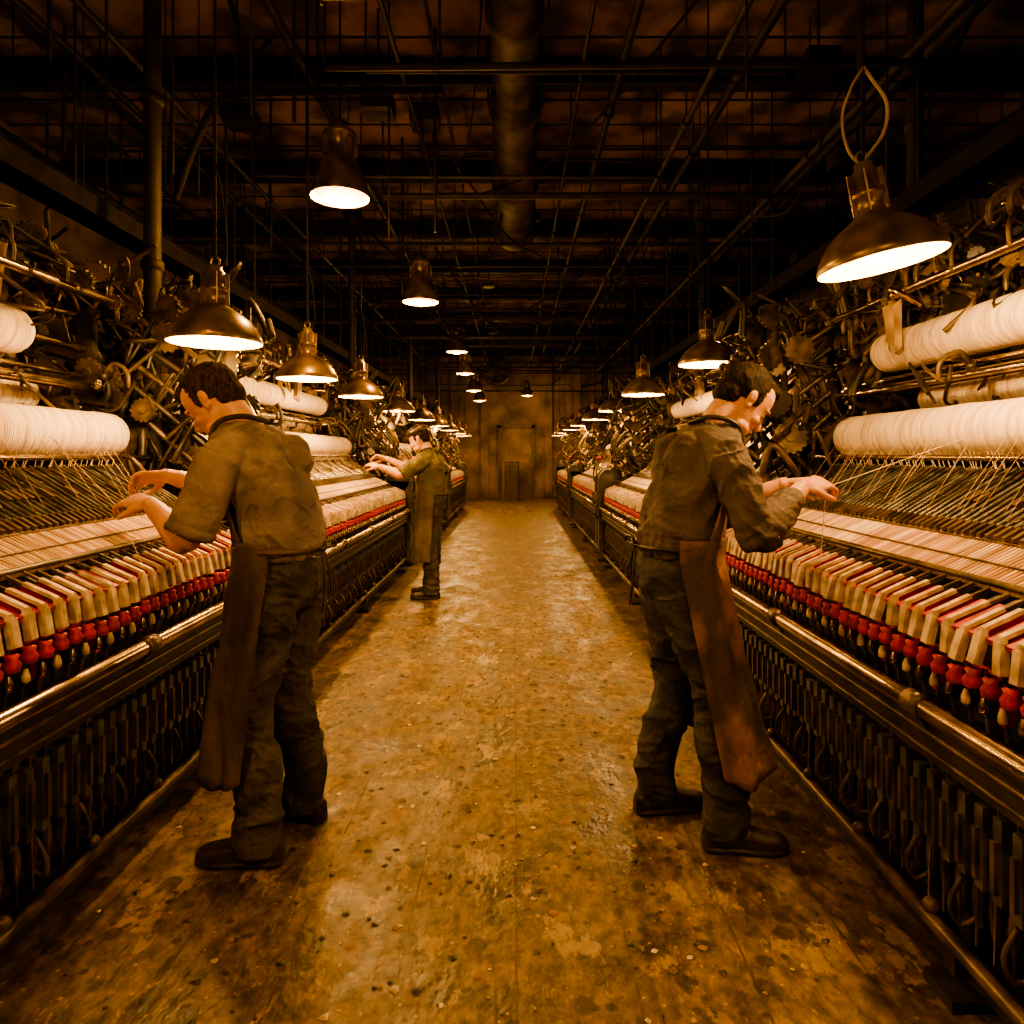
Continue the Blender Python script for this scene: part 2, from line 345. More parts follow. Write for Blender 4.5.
        b.lathe([(.005,-.036),(.011,-.032),(.011,-.018),(.005,0)],'ivory' if i%2 else 'steel',Matrix.Translation((.026,y+.030,.812)),8)
        b.tube([(.05,y,.87),(.06,y,.71)],.006,'iron2',6,False)
        b.box(.045,.075,y-.01,y+.01,.76,.80,'red' if i%4==0 else 'blade')
    b.box(.07,.24,Y0,Y1,.86,.93,'iron'); b.tube([(.06,Y0,.865),(.06,Y1,.865)],.008,'red',8); b.box(.10,.28,Y0,Y1,.71,.86,'iron')
    b.tube([(.205,Y0,1.032),(.205,Y1,1.032)],.009,'iron2',8)
    T=Matrix.Translation((.2,0,1.022))@Matrix.Rotation(math.radians(-26),4,'Y')
    b.box(0,.28,.08,L-.08,-.01,0,'sheet',T)
    y=.09
    while y<L-.09:
        b.tube([T@V((0,y,.002)),T@V((.29,y,.004))],.004,'sheet' if R.random()<.5 else 'yarn',5,False); y+=.018
    for d in (.02,.09,.19): b.tube([T@V((d,Y0,.008)),T@V((d,Y1,.008))],.0035,'iron2',5)
    b.box(.24,.6,Y0,Y1,.9,1.0,'iron')
    T=Matrix.Translation((.42,0,1.15))@Matrix.Rotation(math.radians(-30),4,'Y')
    y=.1
    while y<L-.1:
        d=R.uniform(-.012,.012)
        b.tube([T@V((-.03,y,.0)),T@V((.33,y+d,.01))],.0065,'blade',6); b.box(-.06,-.0,y-.007,y+.007,-.004,.012,'iron2',T)
        if R.random()<.5: b.tube([T@V((.02,y+.012,.01)),T@V((.30,y+.03,.02))],.0025,'steel',4,False)
        if R.random()<.3: b.box(.1,.16,y-.009,y+.009,.0,.018,'iron2',T)
        y+=.036
    for d,r in ((-.02,.01),(.12,.008),(.24,.008),(.33,.016)): b.tube([T@V((d,Y0,-.012)),T@V((d,Y1,-.012))],r,'iron2',8)
    b.box(.0,.34,Y0,Y1,-.05,-.03,'iron',T)
    def roll(x,z,r,ya,yb):
        prof=[(.02,ya-.03),(r*.55,ya-.03),(r*.82,ya-.012),(r*.97,ya+.02)]; k=int((yb-ya)/.05)
        for i in range(k+1):
            t=i/k; prof.append((r*(1+.010*math.sin(i*.9)+R.uniform(-.010,.010)),ya+.04+(yb-ya-.08)*t))
        prof+=[(r*.97,yb-.02),(r*.82,yb+.012),(r*.55,yb+.03),(.02,yb+.03)]
        b.lathe([(a,c) for a,c in prof],'yarn',Matrix.Translation((x,0,z))@Matrix.Rotation(-math.pi/2,4,'X'),28)
        b.tube([(x,.0,z),(x,L,z)],.02,'steel',10)
    roll(.74,1.465,.108,.12,L-.14); roll(.90,1.90,.102,.55,L-.2); roll(1.12,1.66,.10,.2,L-.25)
    b.tube([(.82,0,1.70),(.82,L,1.70)],.024,'steel',10); b.tube([(.86,0,1.755),(.86,L,1.755)],.012,'steel',10)
    b.tube([(.68,0,2.10),(.68,L,2.10)],.018,'steel',10); b.tube([(.80,0,2.16),(.80,L,2.16)],.01,'iron2',8)
    b.tube([(.62,0,1.36),(.62,L,1.36)],.012,'steel',8)
    y=.2
    while y<L-.2:
        b.tube([(.66,y,1.41),(.69,y+R.uniform(-.03,.03),1.32)],.002,'yarn',4,False)
        if R.random()<.25: b.tube([(.64,y,1.44),(.45,y+R.uniform(-.02,.02),1.155)],.0011,'sheet',4,False)
        y+=.03
    b.box(1.05,1.09,Y0,Y1,.1,1.45,'iron')
    def clut(p,big=1.):
        t=R.random()
        if t<.25: b.gear(p,(R.uniform(-1,1),R.uniform(-1,1),R.uniform(-.4,.4)),R.uniform(.03,.08)*big,.02,R.choice(('iron','iron','iron2','iron2')),12)
        elif t<.70:
            q=[p+V((R.uniform(-.13,.13),R.uniform(-.22,.22),R.uniform(-.18,.1))) for _ in range(3)]
            b.tube(cr([p]+q,4),R.uniform(.006,.017)*big,R.choice(('iron','iron','iron2','iron2','steel')),6)
        elif t<.80:
            T=Matrix.Translation(p)@Matrix.Rotation(R.uniform(0,3),4,'Z')@Matrix.Rotation(R.uniform(-.5,.5),4,'X')
            a=R.uniform(.02,.05)*big; b.box(-a,a,-a*.6,a*.6,-a,a,R.choice(('iron','iron2','wood')),T)
            b.tube([p,p+V((0,0,.1))],.006,'iron2',6)
        elif t<.90:
            b.tube(cr([p,p+V((-.05,0,.06)),p+V((-.12,.01,.02)),p+V((-.13,.01,-.06))],4),[.012]*12+[.006],'iron2',6); b.sph(p,.022,'iron2')
        else:
            n1=7; vs=[];w=R.uniform(.05,.11);h=R.uniform(.12,.24);ph=R.uniform(0,6)
            for a in range(n1):
                for c in range(n1):
                    u=a/(n1-1)-.5; v=c/(n1-1)
                    vs.append(p+V((.03*math.sin(u*9+ph)+.02*v,u*w*2*(1-.4*v),-v*h+.03*math.sin(u*7))))
            b.add(vs,[(a*n1+c,a*n1+c+1,(a+1)*n1+c+1,(a+1)*n1+c) for a in range(n1-1) for c in range(n1-1)],'rag',True)
    for i in range(460):
        p=V((R.uniform(.85,1.25),R.uniform(0,L),R.uniform(1.98,2.4) if R.random()<.65 else R.uniform(1.3,2.0)))
        if p.x<1.05 and p.z<2.02 : p.x+=.2
        clut(p)
    for i in range(80): clut(V((R.uniform(.62,.9),R.uniform(0,L),R.uniform(2.05,2.3))),.8)
    for i in range(18): clut(V((R.uniform(.76,.88),R.uniform(0,L),R.uniform(1.64,1.76))),.45)
    for i in range(13):
        y=.15+i*(L-.3)/12; b.bar((.9,y,2.18),(.66,y,2.1),.016,.016,'iron2'); b.bar((1.1,y,1.4),(1.1,y,2.4),.03,.03,'iron')
        b.tube(cr([(.9,y+.05,2.3),(.78,y+.06,2.27),(.70,y+.05,2.2),(.70,y+.05,2.1)],4),.009,'iron2',6)
    b.box(1.07,1.11,0,L,2.37,2.41,'cable')
    return b.mesh('spinning_frame')
mA=spinning(1); mB=spinning(7)
for k in range(5):
    if RS+PITCH*k+LEN<YB:
        o=bpy.data.objects.new('spinning_frame',(mA,mB)[k%2]); o.location=(1.05,RS+PITCH*k,0); col.objects.link(o)
        o=bpy.data.objects.new('spinning_frame',(mB,mA)[k%2]); o.location=(-1.25,LS+PITCH*k+LEN,0); o.rotation_euler=(0,0,math.pi); col.objects.link(o)
def tray(x):
    b=MB(); R=random.Random(int(x*10)+50); z=2.64
    b.box(x-.09,x+.09,YF+.2,YB-.2,z,z+.02,'cable'); b.box(x-.09,x-.075,YF+.2,YB-.2,z+.02,z+.1,'cable'); b.box(x+.075,x+.09,YF+.2,YB-.2,z+.02,z+.1,'cable')
    y=YF+1
    while y<YB-.5: b.tube([(x-.085,y,z),(x-.085,y,H)],.008,'pipe',5); b.tube([(x+.085,y,z),(x+.085,y,H)],.008,'pipe',5); y+=2.1
    for i in range(4):
        pts=[(x-.05+i*.033+R.uniform(-.01,.01),YF+.3+j*.8,z+.045+R.uniform(0,.03)) for j in range(28)]
        b.tube(cr(pts,3),.012,'cable',6)
    b.obj('overhead_cable_tray')
tray(2.10); tray(-2.30)

# ------------------------------------------------------------------ lamps
def lamp_mesh():
    b=MB()
    outer=[(.20,0),(.203,.012),(.196,.03),(.18,.06),(.155,.095),(.12,.125),(.08,.15),(.06,.165),(.052,.17),(.052,.22),(.060,.225),(.060,.245),(.046,.25),(.046,.31),(.03,.325),(.03,.345),(.0,.35)]
    b.lathe(outer,'shade',None,36)
    b.lathe([(.20,0),(.19,.02),(.17,.055),(.14,.09),(.10,.12),(.0,.135)],'shade_in',None,36)
    b.lathe([(.0,.006),(.05,.010),(.09,.024),(.13,.05),(.15,.075)],'lens',None,32)
    for i in range(6):
        a=i*math.pi/3; b.box(.046,.064,-.003,.003,.17,.31,'shade',Matrix.Rotation(a,4,'Z'))
    b.tube([V((.02*math.cos(t),0,.365+.02*math.sin(t))) for t in [i*math.pi/6 for i in range(13)]],.005,'shade',6,False)
    return b.mesh('pendant_lamp')
def high_mesh():
    b=MB()
    b.lathe([(.165,0),(.168,.012),(.160,.04),(.145,.10),(.12,.17),(.085,.22),(.08,.23),(.08,.34),(.09,.345),(.09,.37),(.05,.40),(.03,.44),(0,.445)],'shade',None,32)
    b.lathe([(.165,0),(.15,.04),(.135,.10),(.11,.16),(0,.2)],'shade_in',None,32)
    b.lathe([(0,-.03),(.05,-.026),(.10,-.008),(.135,.02),(.145,.04)],'lens',None,28)
    for i in range(10): b.box(.08,.10,-.004,.004,.235,.335,'shade',Matrix.Rotation(i*math.pi/5,4,'Z'))
    return b.mesh('high_bay_lamp')
lm=lamp_mesh(); hm=high_mesh()
def lamp(x,y,z,kind=0,power=60,rot=(0,0,0),top=H,cable=True,s=1.0):
    o=bpy.data.objects.new(('pendant_lamp','high_bay_lamp')[kind],(lm,hm)[kind]); o.location=(x,y,z); o.rotation_euler=rot; o.scale=(s,s,s); col.objects.link(o)
    ld=bpy.data.lights.new('lamp_light','POINT'); ld.shadow_soft_size=(.045,.06)[kind]; ld.energy=power; ld.color=((1,.58,.21),(1,.51,.12))[kind]
    l=bpy.data.objects.new('bulb_light',ld); l.parent=o; l.location=(0,0,(-.02,-.09)[kind]); col.objects.link(l)
    if cable:
        b=MB(); h=(.37,.44)[kind]; b.tube([(0,0,h),(0,0,(top-z)/s)],.006,'cable',6)
        b.tube(cr([(0,0,h-.05),(.05,0,h+.02),(.035,0,h+.25),(0,0,h+.45)],5),.004,'cable',6); c=b.obj('cable',o)
    return o
PL=62; PH=95
lamp(-1.34,3.05,1.87,power=PL)
for (x,y,z) in ((-1.30,.5,1.95),(-1.40,4.6,1.88),(-1.41,6.25,1.9),(-1.42,8.3,1.9),(-1.42,10.4,1.9),(-1.42,12.6,1.9),(-1.42,14.8,1.9),(-1.42,17,1.9),(-1.42,19.2,1.9)): lamp(x,y,z,power=(PL if y<7 else 48) if y>1 else 30)
for (x,y,z) in ((1.15,.1,1.95),(1.33,4.7,1.99),(1.22,6.5,1.94),(1.25,8.6,1.92),(1.25,10.7,1.92),(1.25,12.9,1.92),(1.25,15,1.92),(1.25,17.2,1.92),(1.25,19.4,1.92)): lamp(x,y,z,power=(PL if y<7 else 48) if y>1 else 30)
for (x,y,z,p) in ((-1.0,1.2,2.85,55),(.4,.2,2.9,60),(-1.0,3.9,2.84,PH),(-.87,6.3,2.78,PH),(-.92,10.8,3.0,60),(-.93,12.7,2.88,55),(-.93,15.4,2.82,50),(-.93,18,2.8,45),(.35,19.9,3.1,60)): lamp(x,y,z,1,p)
o=lamp(1.235,2.3,2.015,power=PL,rot=(math.radians(-1),math.radians(-10),0),cable=False)
b=MB(); top=V((1.175,2.305,2.36))
b.tube([top,top+V((0,0,.23)),top+V((.01,.02,H-2.36))],.006,'cable',6)
b.tube(cr([top,top+V((.07,0,.10)),top+V((.08,0,.20)),top+V((.03,0,.28)),top+V((0,0,.32))],8),.006,'pale_cable',6)
b.tube(cr([top+V((.0,0,-.02)),top+V((-.05,0,.04)),top+V((-.07,0,.15)),top+V((-.04,0,.25)),top+V((0,0,.32))],8),.005,'pale_cable',6)
b.tube(cr([top+V((0,0,.32)),top+V((-.08,.02,.22)),top+V((-.11,.12,.06)),(1.04,2.6,2.3),(1.05,3.0,2.42),(1.35,3.4,2.56),(2.02,3.6,2.76)],8),.005,'cable',6)
c=b.obj('cable'); c.parent=o; c.matrix_parent_inverse=(Matrix.Translation(o.location)@o.rotation_euler.to_matrix().to_4x4()).inverted()

# ------------------------------------------------------------------ people
class Body:
    def __init__(s): s.v=[];s.f=[];s.lab=[]
    def add(s,vs,fs,l):
        o=len(s.v); s.v.extend(vs)
        for f in fs: s.f.append(tuple(o+i for i in f)); s.lab.append(l)
    def ell(s,c,r,l,T=None,n=16):
        vs=[];m=n//2
        for i in range(m+1):
            a=math.pi*i/m
            for j in range(n):
                p=2*math.pi*j/n; q=V((r[0]*max(.02,math.sin(a))*math.cos(p),r[1]*max(.02,math.sin(a))*math.sin(p),r[2]*-math.cos(a)))+V(c)
                vs.append(T@q if T else q)
        fs=[(i*n+j,i*n+(j+1)%n,(i+1)*n+(j+1)%n,(i+1)*n+j) for i in range(m) for j in range(n)]
        fs+=[tuple(range(n-1,-1,-1)),tuple(range(m*n,m*n+n))]
        s.add(vs,fs,l)
    def chain(s,pts,rs,l,n=14,round_=True,sub=4):
        P=[V(p) for p in pts]
        Q=cr(P,sub); RR=[]
        for i in range(len(P)-1):
            for j in range(sub): t=j/sub; t=t*t*(3-2*t); RR.append(rs[i]*(1-t)+rs[i+1]*t)
        RR.append(rs[-1])
        if round_:
            d0=(Q[0]-Q[1]).normalized(); d1=(Q[-1]-Q[-2]).normalized()
            Q=[Q[0]+d0*RR[0]*.95,Q[0]+d0*RR[0]*.6]+Q+[Q[-1]+d1*RR[-1]*.6,Q[-1]+d1*RR[-1]*.95]
            RR=[RR[0]*.3,RR[0]*.8]+RR+[RR[-1]*.8,RR[-1]*.3]
        t0=(Q[1]-Q[0]).normalized(); ref=V((0,0,1)) if abs(t0.z)<.9 else V((1,0,0)); u=t0.cross(ref).normalized(); vs=[];N=len(Q)
        for i,p in enumerate(Q):
            t=(Q[min(i+1,N-1)]-Q[max(i-1,0)]).normalized(); u=(u-t*u.dot(t)).normalized(); w=t.cross(u)
            for j in range(n): a=2*math.pi*j/n; vs.append(p+(u*math.cos(a)+w*math.sin(a))*RR[i])
        fs=[(i*n+j,i*n+(j+1)%n,(i+1)*n+(j+1)%n,(i+1)*n+j) for i in range(N-1) for j in range(n)]
        fs+=[tuple(range(n-1,-1,-1)),tuple(range((N-1)*n,N*n))]
        s.add(vs,fs,l)
    def loft(s,secs,l,n=28,T=None,e=1.):
        vs=[]
        for (c,ra,rb,A,B) in secs:
            for j in range(n):
                a=2*math.pi*j/n; ca,sa=math.cos(a),math.sin(a)
                ca=math.copysign(abs(ca)**e,ca); sa=math.copysign(abs(sa)**e,sa)
                q=V(c)+V(A)*ra*ca+V(B)*rb*sa; vs.append(T@q if T else q)
        N=len(secs)
        fs=[(i*n+j,i*n+(j+1)%n,(i+1)*n+(j+1)%n,(i+1)*n+j) for i in range(N-1) for j in range(n)]
        fs+=[tuple(range(n-1,-1,-1)),tuple(range((N-1)*n,N*n))]
        s.add(vs,fs,l)

def head(b,T,cap=False):
    F,Lf=V((1,0,0)),V((0,1,0))
    S=[(-.120,.060,.020,.020),(-.112,.052,.036,.034),(-.098,.042,.048,.045),(-.08,.030,.061,.053),(-.055,.018,.073,.061),(-.03,.006,.084,.067),(0,-.004,.089,.072),(.025,-.005,.094,.075),(.05,-.007,.094,.075),(.075,-.009,.086,.067),(.095,-.012,.069,.053),(.110,-.013,.044,.034),(.118,-.013,.015,.012)]
    b.loft([((c,0,z),rd,rw,F,Lf) for z,c,rd,rw in S],'skin',32,T,.92)
    b.chain([T@V(p) for p in ((.082,0,.012),(.094,0,-.008),(.108,0,-.030),(.101,0,-.040))],[.008,.009,.0115,.010],'skin')
    for s in (-1,1):
        b.ell((.095,s*.011,-.037),(.011,.0075,.008),'skin',T)
        b.ell((.078,s*.030,.020),(.014,.022,.007),'skin',T)
        b.ell((.0785,s*.030,.0245),(.0145,.020,.0038),'hair',T)
        b.ell((.072,s*.030,.001),(.0125,.014,.0125),'skin',T)
        b.ell((.0765,s*.030,-.001),(.0112,.0112,.0085),'eye',T)
        b.ell((.056,s*.040,-.034),(.028,.022,.020),'skin',T)
        b.ell((.045,s*.047,-.082),(.03,.016,.02),'skin',T)
        E=T@Matrix.Translation((-.006,s*.078,-.008))@Matrix.Rotation(s*math.radians(-20),4,'Z')@Matrix.Rotation(math.radians(-10),4,'Y')
        b.ell((0,0,0),(.018,.006,.031),'skin',E); b.ell((-.004,s*.006,.01),(.016,.005,.020),'skin',E); b.ell((.004,s*.003,-.022),(.009,.006,.011),'skin',E)
    b.ell((.084,0,-.066),(.012,.021,.0055),'lip',T); b.ell((.082,0,-.077),(.012,.019,.006),'lip',T)
    b.ell((.080,0,-.058),(.012,.014,.008),'skin',T)
    b.ell((.072,0,-.102),(.018,.02,.016),'skin',T)
    b.ell((-.020,0,.035),(.096,.0825,.094),'hair',T,24); b.ell((-.050,0,-.016),(.056,.068,.060),'hair',T,20)
    b.ell((.028,0,.087),(.058,.057,.034),'hair',T,20)
    b.ell((.055,.01,.084),(.030,.042,.024),'hair',T,16)
    for s in (-1,1): b.ell((.018,s*.071,.012),(.012,.008,.028),'hair',T)
    if cap:
        b.ell((-.01,0,.072),(.112,.095,.055),'cap',T,24); b.ell((.095,0,.05),(.05,.06,.008),'cap',T,20)

def hand(b,w,d,n,side,curl=(25,35,25),thumb=1.,sc=1.):
    d=V(d).normalized(); n=V(n); n=(n-d*n.dot(d)).normalized(); s=d.cross(n)*side; w=V(w)
    P=lambda a,c,e: w+(d*a+s*c+n*e)*sc
    b.loft([(P(-.02,0,0),.024*sc,.022*sc,s,n),(P(.01,0,0),.027*sc,.019*sc,s,n),(P(.035,.001,0),.036*sc,.017*sc,s,n),(P(.07,0,0),.041*sc,.0145*sc,s,n),(P(.092,-.001,0),.039*sc,.012*sc,s,n),(P(.100,-.001,0),.030*sc,.008*sc,s,n)],'skin',20)
    b.chain([P(.02,.022,.006),P(.05,.03,.010)],[.015*sc,.013*sc],'skin')
    for i,(off,L,base,fan) in enumerate(((.031,.074,.090,7),(.0105,.082,.095,2),(-.0105,.076,.091,-3),(-.031,.060,.082,-9))):
        p=P(base-.012,off,0); fd=(d*math.cos(math.radians(fan))+s*math.sin(math.radians(fan))).normalized()
        pts=[p]; ang=0; cur=p+fd*.012*sc
        pts.append(cur)
        k=1+.25*(i-1.2)*.4
        for frac,c in ((.46,curl[0]*k),(.30,curl[1]*k),(.24,curl[2]*k)):
            ang+=math.radians(c); dd=fd*math.cos(ang)+n*math.sin(ang); cur=cur+dd*L*frac*sc; pts.append(cur)
        b.chain(pts,[.0095*sc,.0092*sc,.0086*sc,.0078*sc,.0066*sc],'skin',12,True,3)
    t0=P(.028,.028,.004); t1=P(.060,.052,.016*thumb+.004); t2=P(.088,.056,.030*thumb+.004); t3=P(.108,.048,.042*thumb+.004)
    b.chain([t0,t1,t2,t3],[.0145*sc,.0115*sc,.010*sc,.008*sc],'skin',12,True,3)

def person(name,origin,fwd,J,mats,voxel=.0038,scale=1.,sleeve='short',bib=True,apron_rng=(-100,100),apron_bot=.34,apron_top=1.08,cap=False,seed=0,yarn=None,hs=1.07,strap=None):
    b=Body(); F,Lf,U=V((1,0,0)),V((0,1,0)),V((0,0,1))
    nb=V(J['neck']); lean=nb.x
    def sp(u):
        t=max(0,(u-1.0)/.47); return lean*t**1.3 -.022*math.sin(min(1,t)*math.pi)
    b.loft([((0,0,.83),.105,.160,F,Lf),((-.004,0,.90),.126,.178,F,Lf),((-.012,0,.97),.124,.172,F,Lf),((0,0,1.05),.110,.158,F,Lf)],'trou')
    for s,k in ((1,'L'),(-1,'R')):
        hp=V((-.004,s*.088,.90)); kn=V(J['knee'+k]); an=V(J['ankle'+k])
        mid=(hp+kn)/2+V((.010,s*.004,0)); calf=kn.lerp(an,.35)+V((-.010,0,0))
        b.chain([hp,mid,kn,calf,an+V((0,0,.14)),an+V((.004,0,.02)),an+V((.006,0,-.035))],[.108,.098,.081,.077,.073,.078,.071],'trou',18,False)
        fd=V((math.cos(J['toe'+k]),math.sin(J['toe'+k]),0)); sd=V((-fd.y,fd.x,0)); g=V((an.x,an.y,0))
        bs=[(-.082,.018,.022,.03),(-.072,.034,.036,.04),(-.04,.040,.048,.05),(0,.041,.055,.056),(.04,.042,.048,.05),(.09,.047,.037,.04),(.14,.050,.031,.034),(.18,.044,.028,.031),(.205,.030,.022,.026),(.215,.012,.01,.02)]
        b.loft([(g+fd*f+U*c,w,h,sd,U) for f,w,h,c in bs],'boot',20,None,.8)
        b.loft([(g+fd*f+U*.011,w*1.06,.0115,sd,U) for f,w,h,c in bs],'boot',20,None,.6)
        b.chain([an+V((0,0,.06)),g+V((0,0,.05))],[.045,.045],'boot')
    T=[(1.00,.118,.164),(1.04,.132,.174),(1.09,.134,.176),(1.18,.130,.178),(1.26,.132,.188),(1.33,.128,.194),(1.385,.118,.190),(1.425,.100,.164),(1.455,.080,.120),(1.485,.064,.078)]
    b.loft([((sp(u),0,u),rd,rw,F,Lf) for u,rd,rw in T],'shirt',36,None,.92)
    b.ell((sp(1.32)-.052,.08,1.32),(.088,.09,.13),'shirt'); b.ell((sp(1.32)-.052,-.08,1.32),(.088,.09,.13),'shirt')
    b.loft([((0,0,.995),.124,.172,F,Lf),((0,0,1.025),.124,.170,F,Lf)],'belt',32)
    hc=V(J['head']); HT=Matrix.Translation(hc)@Matrix.Rotation(math.radians(J.get('hyaw',0)),4,'Z')@Matrix.Rotation(math.radians(J['pitch']),4,'Y')@Matrix.Rotation(math.radians(J.get('roll',0)),4,'X')@Matrix.Scale(hs,4)
    head(b,HT,cap)
    b.chain([nb+V((-.01,0,-.06)),nb+V((0,0,0.0)),(nb+HT@V((-.025,0,-.075)))/2+V((-.006,0,.005)),HT@V((-.020,0,-.065)),HT@V((-.01,0,-.02))],[.07,.062,.058,.058,.053],'skin',18)
    cdir=(HT@V((-.02,0,-.07))-nb).normalized(); cA=cdir.cross(Lf).normalized(); cc=nb+cdir*.024
    cp=[cc+(cA*-math.cos(a)*.068+Lf*math.sin(a)*.066)-cdir*(.012*(math.cos(a)<-.2)) for a in [2*math.pi*i/20 for i in range(21)]]
    b.chain(cp,[.013]*21,'shirt',8,True,1)
    for q in (.014,.028): b.chain([p-cdir*q+(p-cc)*q*11 for p in cp],[.014]*21,'shirt',8,True,1)
    for s,k in ((1,'L'),(-1,'R')):
        sh=V(J['sh'+k]); el=V(J['el'+k]); wr=V(J['wr'+k])
        b.ell(sh+V((0,-s*.012,-.004)),(.076,.068,.070),'shirt')
        b.chain([V((sp(1.38)-.01,s*.06,1.405)),sh+V((0,-s*.02,.008))],[.078,.070],'shirt')
        ua=(el-sh); fa=(wr-el)
        b.chain([sh,sh+ua*.5,el,el+fa*.28,el+fa*.7,wr],[.052,.048,.044,.0475,.036,.0275],'skin',16)
        if sleeve=='short':
            b.chain([sh,sh+ua*.35,sh+ua*.72,sh+ua*.93],[.074,.072,.070,.073],'shirt',18,False); e0=sh+ua*.88
            b.chain([e0,sh+ua*.95],[.0765,.0765],'shirt',18,False,2)
        else:
            q=J.get('slv',.62)
            b.chain([sh,sh+ua*.5,el,el+fa*.3,el+fa*q],[.075,.069,.062,.059,.049],'shirt',18,False)
            b.chain([el+fa*(q-.12),el+fa*(q+.02)],[.053,.052],'shirt',18,False,2)
        hd=J['hand'+k]; hand(b,wr,hd['d'],hd['n'],hd['side'],hd.get('curl',(25,35,25)),hd.get('th',1),1.04)
    me=bpy.data.meshes.new('tmp'); me.from_pydata([tuple(p) for p in b.v],[],b.f); me.update()
    ob=bpy.data.objects.new('tmp',me); col.objects.link(ob)
    r=ob.modifiers.new('r','REMESH'); r.mode='VOXEL'; r.voxel_size=voxel
    sm=ob.modifiers.new('s','SMOOTH'); sm.factor=.5; sm.iterations=3
    dg=bpy.context.evaluated_depsgraph_get(); nm=bpy.data.meshes.new_from_object(ob.evaluated_get(dg))
    bpy.data.objects.remove(ob)
    tree=BVHTree.FromPolygons(b.v,b.f)
    keys=['skin','shirt','trou','boot','belt','hair','eye','lip','cap']
    lut={k:i for i,k in enumerate(keys)}
    nm.materials.clear()
    for k in keys: nm.materials.append(M[mats.get(k,k)])
    mi=[]
    for p in nm.polygons:
        loc,nn,idx,dist=tree.find_nearest(p.center); mi.append(lut[b.lab[idx]])
    nm.polygons.foreach_set('material_index',mi); nm.polygons.foreach_set('use_smooth',[True]*len(mi))
    nv=len(nm.vertices); vw=[0]*nv; vk=[None]*nv; cnt=[0]*nv
    for p in nm.polygons:
        k=mi[p.index]
        for v in p.vertices:
            cnt[v]+=1
            if k in (1,2,5): vw[v]+=1; vk[v]=k
    off=V((seed*3.7,seed*1.3,0))
    normals=[v.normal.copy() for v in nm.vertices]
    elb=[V(J['elL']),V(J['elR'])]; kne=[V(J['kneeL']),V(J['kneeR'])]
    for v in nm.vertices:
        k=vk[v.index]
        if k is None: continue
        w=vw[v.index]/cnt[v.index]; p=v.co.copy()
        if k==5: 
            dn=.003*noise.noise(V((p.x*45,p.y*90,p.z*45))+off)+.004*noise.noise(p*28+off)
        else:
            q=V((p.x*6,p.y*6,p.z*(11 if k==2 else 7)))+off; q+=noise.noise_vector(p*5+off)*1.0
            a=1-abs(noise.noise(q))*2.2; a2=1-abs(noise.noise(q*2.3))*2.2
            amp=.014 if k==1 else .011
            if k==2 and p.z<.34: amp=.014
            jt=min((p-e).length for e in (elb if k==1 else kne))
            cf=max(0,1-jt/.15)*.003*math.sin(p.z*120+12*noise.noise(p*7+off))
            if k==1 and p.z<1.14: cf+=.004*math.sin(math.atan2(p.y,p.x)*16+5*noise.noise(p*6))*(1.14-p.z)/.12
            dn=amp*(a-.4)+.0045*(a2-.4)+cf
        v.co=p+normals[v.index]*dn*w
    for v in nm.vertices:
        if v.co.z<.002: v.co.z=.002
    root=bpy.data.objects.new(name,None); col.objects.link(root); root.location=(origin[0],origin[1],0); root.rotation_euler=(0,0,math.atan2(fwd[1],fwd[0])); root.scale=(scale,)*3
    nm.name='body'; bo=bpy.data.objects.new('body',nm); col.objects.link(bo); bo.parent=root
    a=MB(); nu,nt=48,76
    tmax,tmin=math.radians(apron_rng[1]),math.radians(apron_rng[0])
    apf=J.get('apf',0.); st=strap or mats['apron']
    def ring(u):
        pts=[(.20,.178,.236),(.5,.170,.232),(.8,.156,.218),(.92,.150,.204),(1.0,.145,.194),(1.08,.148,.194),(1.2,.148,.196),(1.40,.142,.197)]
        for (a0,b0,c0),(a1,b1,c1) in zip(pts,pts[1:]):
            if u<=a1: t=max(0,(u-a0)/(a1-a0)); return b0+(b1-b0)*t,c0+(c1-c0)*t
        return pts[-1][1:]
    def grid(u0,u1,t0,t1,nu,nt,mk):
        vs=[]
        for i in range(nu+1):
            u=u0+(u1-u0)*i/nu; rd,rw=ring(u)
            for j in range(nt+1):
                th=t0(u)+(t1(u)-t0(u))*j/nt
                low=max(0,min(1,(1.0-u)/.6)); fo=.016*low*math.sin(th*8+2*noise.noise(V((th*2,u*3,seed)))*1.5)+.016*noise.noise(V((th*3,u*5,seed+5)))
                c=sp(u) if u>1.0 else apf*(1.0-u)
                sag=.022*math.sin(th*3+seed)*(1 if i==0 else 0)
                vs.append(V((c+(rd+fo+.004)*math.cos(th),(rw+fo+.004)*math.sin(th),u+(sag if u<.8 else 0))))
        W=nt+1
        a.add(vs,[(i*W+j,i*W+j+1,(i+1)*W+j+1,(i+1)*W+j) for i in range(nu) for j in range(nt)],mk,True)
    grid(apron_bot,apron_top,lambda u:tmin+max(0,.9-u)*.12,lambda u:tmax-max(0,.9-u)*.12,nu,nt,mats['apron'])
    if bib:
        g=lambda u:math.radians(75-32*max(0,(u-apron_top))/.27)
        grid(apron_top-.01,1.34,lambda u:-g(u),lambda u:g(u),12,24,mats['apron'])
    ao=a.obj('apron',root); so=ao.modifiers.new('s','SOLIDIFY'); so.thickness=.005; so.offset=1
    a=MB(); rd,rw=ring(1.05)
    pts=[(sp(1.05)+(rd+.003)*math.cos(t),(rw+.003)*math.sin(t),1.05+.008*math.cos(t)) for t in [2*math.pi*i/40 for i in range(41)]]
    a.tube(pts,.008,st,6,False)
    bx=sp(1.05)-rd-.006
